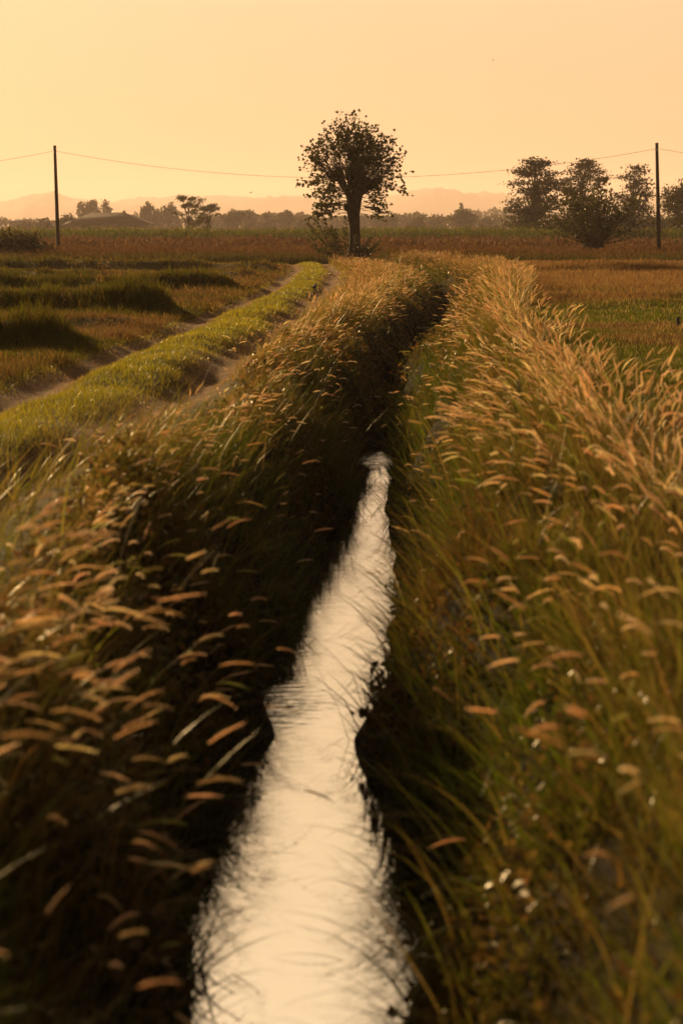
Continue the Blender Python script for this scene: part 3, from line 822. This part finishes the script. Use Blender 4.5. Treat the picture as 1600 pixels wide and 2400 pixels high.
# ---- trees further off
def far_tree(name, label, px, ptop, wpx, D, kind, n=2600, leaf=None, c1=(.04, .042, .010), c2=(.10, .075, .02), group="trees on the hazy plain"):
    top = at(px, ptop, D)
    base = Vector((top.x, D, float(ground(top.x, D))))
    H = top.z - base.z; W = wpx * D / F
    leaf = leaf or max(.16, D * (.00105 if kind == 'layered' else .0010))
    root = tag(empty(name, base), label, "tree", group)
    t_, l_ = MB(), MB()
    cl = []          # cluster centres and radii
    if kind == 'broad':
        for _ in range(34):
            v = rand_dirs(1)[0]; r = random.uniform(.35, .82)
            cl.append((v[0] * W * .5 * r, v[1] * W * .5 * r, H * (.58 + .40 * v[2] * r), W * .15, W * .15, H * .085))
        th = .4
    elif kind == 'shrub':
        for _ in range(30):
            v = rand_dirs(1)[0]; r = random.uniform(.3, .85)
            cl.append((v[0] * W * .5 * r, v[1] * W * .5 * r, H * (.08 + .82 * abs(v[2]) * r), W * .15, W * .15, H * .11))
        th = .1
    elif kind == 'layered':
        prof = [(.10, .6), (.2, .85), (.32, .98), (.44, 1.0), (.55, .80), (.66, .86), (.77, .74), (.88, .58), (.97, .32)]
        for zf, wf in prof:
            for _ in range(9):
                a = random.uniform(0, 2 * math.pi); r = random.uniform(.15, .95) * wf
                cl.append((math.cos(a) * W * .5 * r + W * .04, math.sin(a) * W * .5 * r, H * (zf + random.uniform(-.06, .035)), W * random.uniform(.10, .17), W * .15, H * random.uniform(.016, .034)))
        for _ in range(26):
            v = rand_dirs(1)[0]; r = random.uniform(.2, .95)
            zf = .5 + .44 * v[2] * r
            cl.append((v[0] * W * .42 * r, v[1] * W * .42 * r, H * zf, W * random.uniform(.07, .13), W * .12, H * random.uniform(.02, .05)))
        th = .15
    elif kind == 'umbrella':
        for _ in range(15):
            a = random.uniform(0, 2 * math.pi); r = random.uniform(.3, .9)
            cl.append((math.cos(a) * W * .5 * r, math.sin(a) * W * .5 * r, H * random.uniform(.74, .97) - .10 * H * r * r, W * random.uniform(.07, .13), W * .12, H * random.uniform(.025, .045)))
        for _ in range(9):
            a = random.uniform(0, 2 * math.pi); r = random.uniform(.4, .95)
            cl.append((math.cos(a) * W * .5 * r, math.sin(a) * W * .5 * r, H * random.uniform(.28, .74), W * .11, W * .11, H * .04))
        for _ in range(6):
            a = random.uniform(0, 2 * math.pi); r = random.uniform(.3, 1.0)
            cl.append((math.cos(a) * W * .5 * r, math.sin(a) * W * .5 * r, H * random.uniform(.12, .3), W * .16, W * .16, H * .05))
        th = .3
    elif kind == 'poplar':
        for ox, hf, wf in ((-.27, .93, .36), (.0, 1.0, .36), (.29, .90, .34), (-.12, .66, .7), (.18, .62, .7), (0, .4, 1.0)):
            for _ in range(12):
                v = rand_dirs(1)[0]; r = random.uniform(.4, .85)
                cl.append((W * (ox + v[0] * wf * .5 * r), v[1] * W * .2, H * hf * (.55 + .43 * v[2] * r), W * .085, W * .085, H * .08))
        th = .2
    elif kind == 'willow':
        for _ in range(46):
            a = random.uniform(0, 2 * math.pi); r = random.random() ** .5
            cl.append((math.cos(a) * W * .46 * r, math.sin(a) * W * .4 * r, H * (.93 - .45 * r * r) * random.uniform(.6, 1.0), W * .05, W * .05, H * .10))
        th = .15
    elif kind == 'conifer':
        for k in range(16):
            zf = .12 + .88 * k / 15
            cl.append((random.uniform(-.1, .1) * W, 0, H * zf, W * .42 * (1.04 - zf), W * .42 * (1.04 - zf), H * .03))
        th = .1
    cl = np.array(cl)
    tr0 = max(.12, W * .022)
    trunk_top = H * (.75 if kind not in ('shrub',) else .4)
    lean_ = random.uniform(-.03, .03) * W
    tube(t_, Z([(0, 0, -.3), (0, 0, H * .12), (lean_, 0, H * .4), (lean_ * .5, 0, trunk_top)]), [tr0 * 1.3, tr0, tr0 * .8, tr0 * .35], 8, BK, True, .1, 3)
    for c in cl:
        z0 = min(max(H * .12, c[2] * random.uniform(.35, .7)), trunk_top)
        fr = min(1, z0 / trunk_top)
        mid = (c[0] * .45, c[1] * .45, z0 + (c[2] - z0) * .6)
        tube(t_, Z([(lean_ * fr, 0, z0), mid, (c[0], c[1], c[2])]), [tr0 * .38, tr0 * .24, tr0 * .08], 4, BK, False)
    per = max(6, n // len(cl))
    idx = np.repeat(np.arange(len(cl)), per)
    P = cl[idx, :3] + np.clip(RNG.normal(0, .62, (len(idx), 3)), -1.5, 1.5) * cl[idx, 3:]
    P[:, 2] = np.maximum(P[:, 2], .1)
    leaves(l_, P, leaf * RNG.uniform(.6, 1.3, len(P)), colors(len(P), mixcol(c1, c2, RNG.random(len(P))), .25, .1, .35), droop=.15, flat=.5 if kind in ('layered', 'umbrella') else 0)
    if kind == 'willow':
        # hanging withes
        for _ in range(170):
            c = cl[random.randrange(len(cl))]
            p = np.array([c[0] + random.gauss(0, W * .05), c[1] + random.gauss(0, W * .05), c[2]])
            tube(t_, [p, p + [random.gauss(0, .1), 0, -H * .1], p + [random.gauss(0, .2), 0, -H * .25]], [.07, .05, .02], 3, BK, False)
    t_.build("trunk", M_BARK, root); l_.build("crown", M_LEAF, root)
    return root


FT = far_tree
FT("tree", "hazy low tree at the far left behind the bramble mound", 62, 512, 62, 600, 'shrub')
FT("tree", "hazy bushy tree just left of the left utility pole", 108, 505, 62, 560, 'shrub')
FT("tree", "thin ragged tree just right of the left utility pole", 155, 497, 46, 540, 'broad', 1000)
FT("poplar_tree", "rounded clump of poplar tops rising behind the left end of the farmhouse roof", 219, 461, 86, 800, 'poplar', 6500)
FT("tree", "small faint tree peeping over the right slope of the farmhouse roof", 316, 498, 28, 860, 'broad', 700)
FT("tree", "low hazy tree under the poplars touching the farmhouse's left gable", 183, 500, 40, 860, 'shrub', 900)
FT("willow_tree", "pale feathery willow right of the farmhouse with drooping twigs", 352, 469, 62, 720, 'willow', 2000, c1=(.07, .06, .02), c2=(.13, .09, .03))
FT("willow_tree", "pale feathery willow behind the flat topped tree", 396, 473, 52, 740, 'willow', 1500, c1=(.07, .06, .02), c2=(.13, .09, .03))
FT("acacia_tree", "flat topped acacia like tree with forked stems above the maize, taller of the pair", 440, 454, 76, 300, 'umbrella', 2600, leaf=.22)
FT("acacia_tree", "smaller spreading acacia like tree beside the flat topped one", 490, 472, 66, 310, 'umbrella', 2600, leaf=.22)
for i, (px, pt, wp, D, lb) in enumerate([
        (545, 479, 58, 690, "hazy tree at the left end of the tree line, behind the smaller acacia"),
        (588, 481, 52, 720, "second hazy tree of the left tree line, twin topped"),
        (628, 488, 48, 700, "third hazy tree of the left tree line, lower than its neighbours"),
        (668, 487, 58, 730, "fourth hazy tree of the left tree line, under the sagging wire"),
        (708, 498, 46, 690, "hazy tree just left of the pollard's crown"),
        (748, 502, 52, 740, "hazy tree seen through the left sprays of the pollard"),
        (905, 498, 62, 740, "pale hazy tree just right of the pollard's trunk"),
        (972, 490, 58, 600, "darker pointed hazy tree in the right tree line"),
        (1022, 487, 62, 740, "pale tall rounded tree in the middle of the right tree line"),
        (1084, 483, 70, 650, "broad hazy tree behind the small dark shrub"),
        (1142, 501, 60, 680, "low hazy tree left of the tall layered tree"),
        (1180, 506, 60, 720, "low hazy tree at the foot of the tall layered tree")]):
    FT("tree", lb, px, pt, wp, D, 'shrub' if i % 3 else 'broad', 2600)
FT("conifer_tree", "thin pale pointed conifer rising above the right tree line", 1080, 478, 14, 900, 'conifer', 700)
FT("shrub", "small dark shrub at the edge of the maize in front of the hazy tree line", 1096, 510, 42, 330, 'shrub', 900)
FT("layered_tree", "tall dark tree with tiered leafy boughs left of the big bush", 1252, 374, 160, 245, 'layered', 9000, c1=(.025, .026, .007), c2=(.06, .045, .012))
FT("layered_tree", "tall lighter tree with airy top right behind the big bush", 1362, 378, 142, 290, 'layered', 7500, c1=(.025, .026, .007), c2=(.06, .045, .012))
FT("layered_tree", "sparse ragged tall tree close left of the right utility pole", 1484, 391, 122, 290, 'layered', 3600, c1=(.025, .026, .007), c2=(.06, .045, .012))
FT("tree", "dense rounded tree at the right edge behind the utility pole", 1606, 415, 130, 265, 'broad', 5500, c1=(.025, .026, .007), c2=(.06, .045, .012))
FT("tree", "low dense tree filling the gap between bush and right utility pole", 1448, 482, 120, 330, 'shrub', 4200)
FT("tree", "low dense tree right behind the right utility pole", 1540, 492, 110, 330, 'shrub', 4200)
FT("tree", "low dense tree at the foot of the tall tiered tree and big bush", 1320, 480, 120, 330, 'shrub', 4200)

# dead snag poking out of the maize
dp = at(1130, 523, 300)
sn = MB()
hz = dp.z - float(ground(dp.x, 300))
tube(sn, Z([(0, 0, -.2), (.02, 0, hz * .5), (-.1, 0, hz * .8), (-.25, 0, hz)]), [.12, .1, .08, .03], 6, BK)
tube(sn, Z([(-.05, 0, hz * .72), (.15, 0, hz * .85), (.2, 0, hz * 1.12)]), [.07, .06, .02], 5, BK)
tube(sn, Z([(-.1, 0, hz * .8), (-.5, 0, hz * .9), (-.62, 0, hz * .98)]), [.06, .04, .02], 5, BK)
so = sn.build("dead_snag", M_BARK); so.location = (dp.x, 300, float(ground(dp.x, 300)))
tag(so, "bare forked dead snag sticking out of the maize", "dead tree")

# low hedge mass that closes the tree lines
hed = MB()
for px0, px1, D, t0, t1, n in ((0, 520, 900, 510, 520, 5200), (470, 860, 860, 496, 512, 6500), (800, 1220, 860, 500, 514, 6600), (1180, 1620, 470, 505, 520, 4200), (1105, 1260, 1300, 487, 497, 1800)):
    px = RNG.uniform(px0, px1, n)
    x = (px - 800) / F * D
    topz = CAMH + (545 - (t0 + (t1 - t0) * noise(px, px * 0, 18, 5) + 6 * (noise(px, px * 0, 5, 6) - .5))) * D / F
    z = topz * RNG.random(n) ** .6
    leaves(hed, np.stack([x, D + RNG.normal(0, 4, n), z], 1), D * .0011 * RNG.uniform(.7, 1.4, n), colors(n, mixcol((.04, .042, .01), (.10, .075, .02), RNG.random(n)), .25, .1, .35))
tag(hed.build("far_hedges", M_LEAF), "low hazy hedges and woods closing the plain beneath the distant trees", "hedge", kind="stuff")


# ------------------------------------------------------------------ hills
def hill(D, depth, prof, seed, x0, x1):
    px = np.linspace(x0, x1, 420); hy = np.linspace(0, 1, 26)
    top = np.interp(px, [p[0] for p in prof], [p[1] for p in prof])
    hgt = np.maximum(0, (545 - top) * D / F + CAMH)
    PX, HY = np.meshgrid(px, hy)
    bell = np.sin(np.clip(HY, 0, 1) * np.pi) ** .8
    Yh = D - depth / 2 + HY * depth
    Xh = (PX - 800) / F * D
    Zh = hgt[None, :] * bell * (.92 + .16 * (noise(Xh, Yh, 160, seed) - .5)) + bell * 9 * (noise(Xh, Yh, 24, seed + 1) + .6 * noise(Xh, Yh, 10, seed + 2) - .8) - 2
    i = (np.arange(25)[:, None] * 420 + np.arange(419)[None, :]).ravel()
    h = MB(); h.add(np.stack([Xh, Yh, Zh], -1).reshape(-1, 3), np.stack([i, i + 1, i + 421, i + 420], 1))
    return h.build("hills", M_HILL, smooth=False)


M_HILL = noisy_material("wooded_slopes", (.03, .033, .012), (.07, .06, .02), .02, 1, .0)
tag(hill(6000, 1500, [(-700, 520), (-300, 500), (0, 477), (60, 461), (110, 447), (140, 444), (170, 454), (215, 461), (262, 470), (330, 461), (400, 460), (440, 456), (480, 458), (530, 452),
                      (600, 456), (680, 455), (760, 460), (830, 472), (900, 486), (1000, 505), (1100, 525)], 3, -700, 1100), kind="structure")
tag(hill(6300, 1400, [(700, 540), (840, 470), (930, 446), (960, 437), (1000, 434), (1062, 437), (1074, 446), (1110, 450), (1140, 447), (1180, 452), (1240, 462), (1320, 466), (1420, 460), (1600, 456),
                      (1800, 470), (2200, 510)], 8, 700, 2200), kind="structure")


# ------------------------------------------------------------------ farmhouse
def box(mb, x0, x1, y0, y1, z0, z1):
    v = [(x, y, z) for z in (z0, z1) for y in (y0, y1) for x in (x0, x1)]
    mb.add(v, [(0, 2, 3, 1), (4, 5, 7, 6), (0, 1, 5, 4), (1, 3, 7, 5), (3, 2, 6, 7), (2, 0, 4, 6)])


def hip(mb, x0, x1, y0, y1, ze, rx0, rx1, ry, zr, th=.25):
    v = [(x0, y0, ze), (x1, y0, ze), (x1, y1, ze), (x0, y1, ze), (rx0, ry, zr), (rx1, ry, zr)]
    v += [(a, b, c - th) for a, b, c in v[:4]]
    mb.add(v, [(0, 1, 5, 4), (2, 3, 4, 5), (0, 6, 7, 1), (1, 7, 8, 2), (2, 8, 9, 3), (3, 9, 6, 0), (6, 9, 8, 7)], [(1, 2, 5), (3, 0, 4)])


D = 520.0
k = D / F
hx = (255 - 800) * k
gz0 = float(ground(hx, D))
house = tag(empty("farmhouse", (hx, D, gz0)), "hazy brown farmhouse with hipped roof and small chimney behind the maize", "house")
zz = lambda py: CAMH + (545 - py) * k * 1.0 - gz0
lx = lambda px: (px - 255) * k
wl_ = MB(); box(wl_, lx(182), lx(350), -6, 6, -.3, zz(523) - .26); wl_.build("wall", M_WALL, house)
wa = MB(); box(wa, lx(156), lx(182) - .02, -5, 4, -.3, zz(531) - .26); wa.build("annex_wall", M_WALL, house)
rf = MB(); hip(rf, lx(176), lx(358), -7.2, 7.2, zz(524), lx(219), lx(299), 0, zz(499))
rfo = rf.build("roof", M_ROOF, house)
ra = MB(); hip(ra, lx(149), lx(196), -6, 5, zz(534), lx(167), lx(190), -.5, zz(519)); ra.build("annex_roof", M_ROOF, house)
ch = MB(); box(ch, lx(294), lx(299.5), -.45, .45, zz(503), zz(496)); box(ch, lx(293.3), lx(300.2), -.6, .6, zz(496), zz(495)); ch.build("chimney", M_WALL, rfo)
for px in (205, 235, 290, 322):
    wm = MB(); box(wm, lx(px), lx(px + 7), -6.04, -6.002, zz(538), zz(529)); wm.build("window", M_DARK, house)
wm = MB(); box(wm, lx(262), lx(272), -6.05, -6.002, -.2, zz(531)); wm.build("door", M_DARK, house)

D = 760.0; k = D / F; hx = (58 - 800) * k; gz0 = float(ground(hx, D))
shed = tag(empty("farm_shed", (hx, D, gz0)), "faint low farm shed roof at the far left behind hazy trees", "shed")
lx2 = lambda px: (px - 58) * k
zz2 = lambda py: CAMH + (545 - py) * k - gz0
m_ = MB(); box(m_, lx2(40), lx2(78), -5, 5, -.3, zz2(520) - .26); m_.build("wall", M_WALL, shed)
m_ = MB(); hip(m_, lx2(37), lx2(82), -5.8, 5.8, zz2(521), lx2(48), lx2(73), 0, zz2(515)); m_.build("roof", M_ROOF, shed)


# ------------------------------------------------------------------ utility poles and wires
def pole(px_top, py_top, px_b, py_b, D, label):
    t, b = at(px_top, py_top, D), at(px_b, py_b, D)
    gz_ = float(ground(b.x, D))
    root = tag(empty("utility_pole", (b.x, D, gz_)), label, "utility pole", "poles carrying the overhead wire")
    dx, hz_ = t.x - b.x, t.z - gz_
    p = MB()
    tube(p, [(dx * f, 0, -.4 + (hz_ + .4) * f) for f in np.linspace(0, 1, 9)], np.linspace(.135, .095, 9), 12, (.05, .035, .02, 0), True, .05, 2)
    p.build("pole", M_WOOD, root, smooth=True)
    c = MB(); tube(c, [(dx, 0, hz_ + .004), (dx, 0, hz_ + .05), (dx, 0, hz_ + .09)], [.115, .11, .04], 12); c.build("cap", M_WIRE, root)
    za = hz_ - .42
    i_ = MB(); tube(i_, [(dx * .94, -.10, za), (dx * .94, -.2, za), (dx * .94, -.24, za + .05)], [.018, .018, .018], 6)
    br_ = i_.build("bracket", M_WIRE, root)
    j = MB(); tube(j, [(dx * .94, -.24, za + .04), (dx * .94, -.24, za + .07), (dx * .94, -.24, za + .1), (dx * .94, -.24, za + .15)], [.03, .045, .035, .03], 8)
    j.build("insulator", M_CERAMIC, root)
    return Vector((b.x + dx * .94, D - .24, gz_ + za + .155))


pl = pole(129, 344, 138, 603, 130, "tall bare wooden utility pole on the left, beside the hazy farmhouse")
pr_ = pole(1538, 338, 1544, 608, 120, "tall bare wooden utility pole on the right, leaning slightly to the left")


def wire(a, b, sag, label):
    m = MB(); n = 40
    pts = [a.lerp(b, f) + Vector((0, 0, -4 * sag * f * (1 - f))) for f in np.linspace(0, 1, n)]
    tube(m, [tuple(p) for p in pts], .011, 5, (.1, .08, .05, 0))
    return tag(m.build("overhead_wire", M_WIRE), label, "wire", "spans of overhead wire")


wire(pl, pr_, 1.72, "long thin wire sagging between the two poles behind the pollard tree")
wire(pl, Vector((pl.x - 38, 140, pl.z + .1)), 1.75, "thin wire running off the picture from the left pole")
wire(pr_, Vector((pr_.x + 38, 110, pr_.z - .1)), 1.75, "thin wire running off the picture from the right pole")

# ------------------------------------------------------------------ small things
# plank over the ditch
pc = at(1000, 768, 44.0)
pk = empty("footbridge", (pc.x, 44.0, pc.z)); tag(pk, "dark wooden plank footbridge low across the ditch between the grassy banks", "footbridge")
for i, yo in enumerate((-.16, .13)):
    m_ = MB()
    nseg = 9
    xs = np.linspace(-.85, .85, nseg)
    v = []
    for xq in xs:
        zq = -.035 * (1 - (xq / .85) ** 2) + .004 * math.sin(xq * 9 + i)
        for yq, zo in ((-.13, -.035), (.13, -.035), (.13, .03), (.11, .035), (-.11, .035), (-.13, .03)): v.append((xq, yo + yq, zq + zo))
    q = [(s * 6 + j, s * 6 + (j + 1) % 6, (s + 1) * 6 + (j + 1) % 6, (s + 1) * 6 + j) for s in range(nseg - 1) for j in range(6)]
    e = (nseg - 1) * 6
    m_.add(v, q + [(3, 2, 1, 0), (5, 4, 3, 0), (e, e + 1, e + 2, e + 3), (e, e + 3, e + 4, e + 5)])
    m_.build("plank", M_WOOD, pk)

# short stake in the right field
sp2 = at(1588, 768, 33.5)
m_ = MB(); tube(m_, [(0, 0, -.15), (.005, 0, .05), (-.01, 0, .17), (-.005, 0, .2)], [.035, .034, .03, .012], 8, (.05, .035, .02, 0), True, .1, 6)
o = m_.build("wooden_stake", M_WOOD); o.location = (sp2.x, 33.5, float(ground(sp2.x, 33.5))); tag(o, "short dark wooden stake in the green turf by the right edge", "stake")


def bird(loc, rz, s, flying, label):
    m_ = MB()
    bp_ = [(-.5, 0, -.02), (-.3, 0, .0), (0, 0, .02), (.25, 0, .10), (.38, 0, .20), (.5, 0, .24), (.58, 0, .22), (.70, 0, .2)]
    if flying: bp_ = [(-.7, 0, 0), (-.4, 0, 0), (0, 0, 0), (.3, 0, .01), (.45, 0, .04), (.55, 0, .04), (.62, 0, .03), (.7, 0, .02)]
    tube(m_, np.array(bp_) * s, np.array([.05, .12, .19, .16, .11, .11, .05, .008]) * s, 10)
    m_.add(np.array([(-.45, -.07, .02), (-.45, .07, .02), (-1.0, .1, -.06), (-1.0, -.1, -.06), (-.45, 0, .06)]) * s, [(0, 1, 2, 3)], [(0, 3, 4), (3, 2, 4), (2, 1, 4)])
    if flying:
        for sg in (-1, 1):
            pts = np.array([(.2, sg * .1, .05), (-.2, sg * .1, .05), (.25, sg * .6, .28), (-.15, sg * .65, .26), (-.05, sg * 1.25, .2), (-.25, sg * 1.2, .19)])
            m_.add(np.concatenate([pts, pts - [0, 0, .03]]) * s, [(0, 1, 3, 2), (2, 3, 5, 4), (6, 8, 9, 7), (8, 10, 11, 9), (0, 2, 8, 6), (2, 4, 10, 8), (1, 7, 9, 3), (3, 9, 11, 5)])
    else:
        for sg in (-1, 1): tube(m_, np.array([(.02, sg * .07, -.1), (0, sg * .07, -.25), (.08, sg * .08, -.36)]) * s, np.array([.03, .02, .02]) * s, 5)
        for sg in (-1, 1):
            m_.add(np.array([(.22, sg * .17, .1), (-.1, sg * .21, .08), (-.62, sg * .07, -.02), (-.1, sg * .2, -.06)]) * s, [(0, 1, 2, 3)])
    o = m_.build("bird", M_BIRD, smooth=False); o.location = loc; o.rotation_euler = (0, 0, rz)
    return tag(o, label, "bird")


bx = min((at(737, 682, Y_) for Y_ in np.arange(46, 72, .25)), key=lambda p: abs(p.z - float(ground(p.x, p.y))))
bird((bx.x, bx.y, float(ground(bx.x, bx.y)) + .11), 1.2, .28, False, "small dark bird sitting in the right rut of the track")
bird(at(588, 451, 210), .5, .22, True, "tiny dark bird flying above the left tree line")
bird(at(1155, 141, 260), 2.5, .22, True, "tiny faint bird flying high in the sky right of the pollard")

# ------------------------------------------------------------------ haze
m, nt, out = newmat("haze_air")
pv = nt.nodes.new("ShaderNodeVolumePrincipled")
pv.inputs["Density"].default_value = .000185
pv.inputs["Color"].default_value = (1, .81, .76, 1)
pv.inputs["Anisotropy"].default_value = .25
nt.links.new(pv.outputs[0], out.inputs["Volume"])
hb = MB(); box(hb, -4600, 4600, -80, 7600, -3.2, 175)
tag(hb.build("haze", m), "pale golden evening haze over the whole plain", "haze", kind="stuff")

# ------------------------------------------------------------------ light and sky
AZ, EL = R(-29), R(14)          # sun: ahead, to the left, low
sl = bpy.data.lights.new("sun", 'SUN'); sl.energy = 5.0; sl.angle = R(.7); sl.color = (1, .67, .31)
so = bpy.data.objects.new("sun", sl); COL.objects.link(so)
dirv = Vector((math.sin(AZ) * math.cos(EL), math.cos(AZ) * math.cos(EL), math.sin(EL)))
so.rotation_euler = dirv.to_track_quat('Z', 'Y').to_euler()
so.location = (-40, 40, 30)

wd = bpy.data.worlds.new("World"); sc.world = wd; wd.use_nodes = True
nt = wd.node_tree; N, L = nt.nodes, nt.links
bg = N["Background"]; bg.inputs[1].default_value = 1.0
sky = N.new("ShaderNodeTexSky"); sky.sky_type = 'NISHITA'; sky.sun_disc = False
sky.sun_elevation = EL; sky.sun_rotation = AZ; sky.dust_density = 3.0; sky.air_density = 1.2
tint = N.new("ShaderNodeMix"); tint.data_type = 'RGBA'; tint.blend_type = 'MULTIPLY'; tint.inputs[0].default_value = 1
SKYS = .05 * 10
tint.inputs[7].default_value = (.07, .042, .034, 1)
L.new(sky.outputs[0], tint.inputs[6])
sc10 = N.new("ShaderNodeMix"); sc10.data_type = 'RGBA'; sc10.blend_type = 'MULTIPLY'; sc10.inputs[0].default_value = 1
sc10.inputs[7].default_value = (.1, .1, .1, 1); L.new(tint.outputs[2], sc10.inputs[6])
# dust-laden lower sky: warm near the horizon, dimmer and greyer overhead
tc = N.new("ShaderNodeTexCoord"); sx = N.new("ShaderNodeSeparateXYZ"); L.new(tc.outputs["Generated"], sx.inputs[0])
rp = N.new("ShaderNodeValToRGB"); L.new(sx.outputs["Z"], rp.inputs[0])
e = rp.color_ramp.elements
e[0].position = 0; e[0].color = (.38, .235, .12, 1)
e[1].position = 1; e[1].color = (.03, .03, .035, 1)
for p_, c_ in ((.112, (.44, .30, .17)), (.14, (.95, .67, .39)), (.22, (.77, .545, .295)), (.42, (.755, .555, .318)), (.50, (.09, .065, .042)), (.75, (.055, .05, .045))):
    q_ = e.new(p_); q_.color = (*c_, 1)
mr = N.new("ShaderNodeMapRange"); mr.inputs[1].default_value = -.3; mr.inputs[2].default_value = .8; mr.inputs[3].default_value = .2; mr.inputs[4].default_value = 1
mr.interpolation_type = 'SMOOTHSTEP'
L.new(sx.outputs["Y"], mr.inputs[0])
m3 = N.new("ShaderNodeMix"); m3.data_type = 'RGBA'; m3.blend_type = 'MULTIPLY'; m3.inputs[0].default_value = 1
L.new(rp.outputs[0], m3.inputs[6]); L.new(mr.outputs[0], m3.inputs[7])
ad = N.new("ShaderNodeMix"); ad.data_type = 'RGBA'; ad.blend_type = 'ADD'; ad.inputs[0].default_value = 1
L.new(m3.outputs[2], ad.inputs[6]); L.new(sc10.outputs[2], ad.inputs[7])
L.new(ad.outputs[2], bg.inputs[0])

vs = sc.view_settings
vs.view_transform = 'Standard'; vs.look = 'None'; vs.exposure = .9; vs.gamma = 1
cy = sc.cycles
cy.max_bounces = 6; cy.diffuse_bounces = 3; cy.glossy_bounces = 3; cy.transmission_bounces = 4; cy.volume_bounces = 0
cy.sample_clamp_indirect = 6; cy.caustics_reflective = False; cy.caustics_refractive = False
cy.use_denoising = True
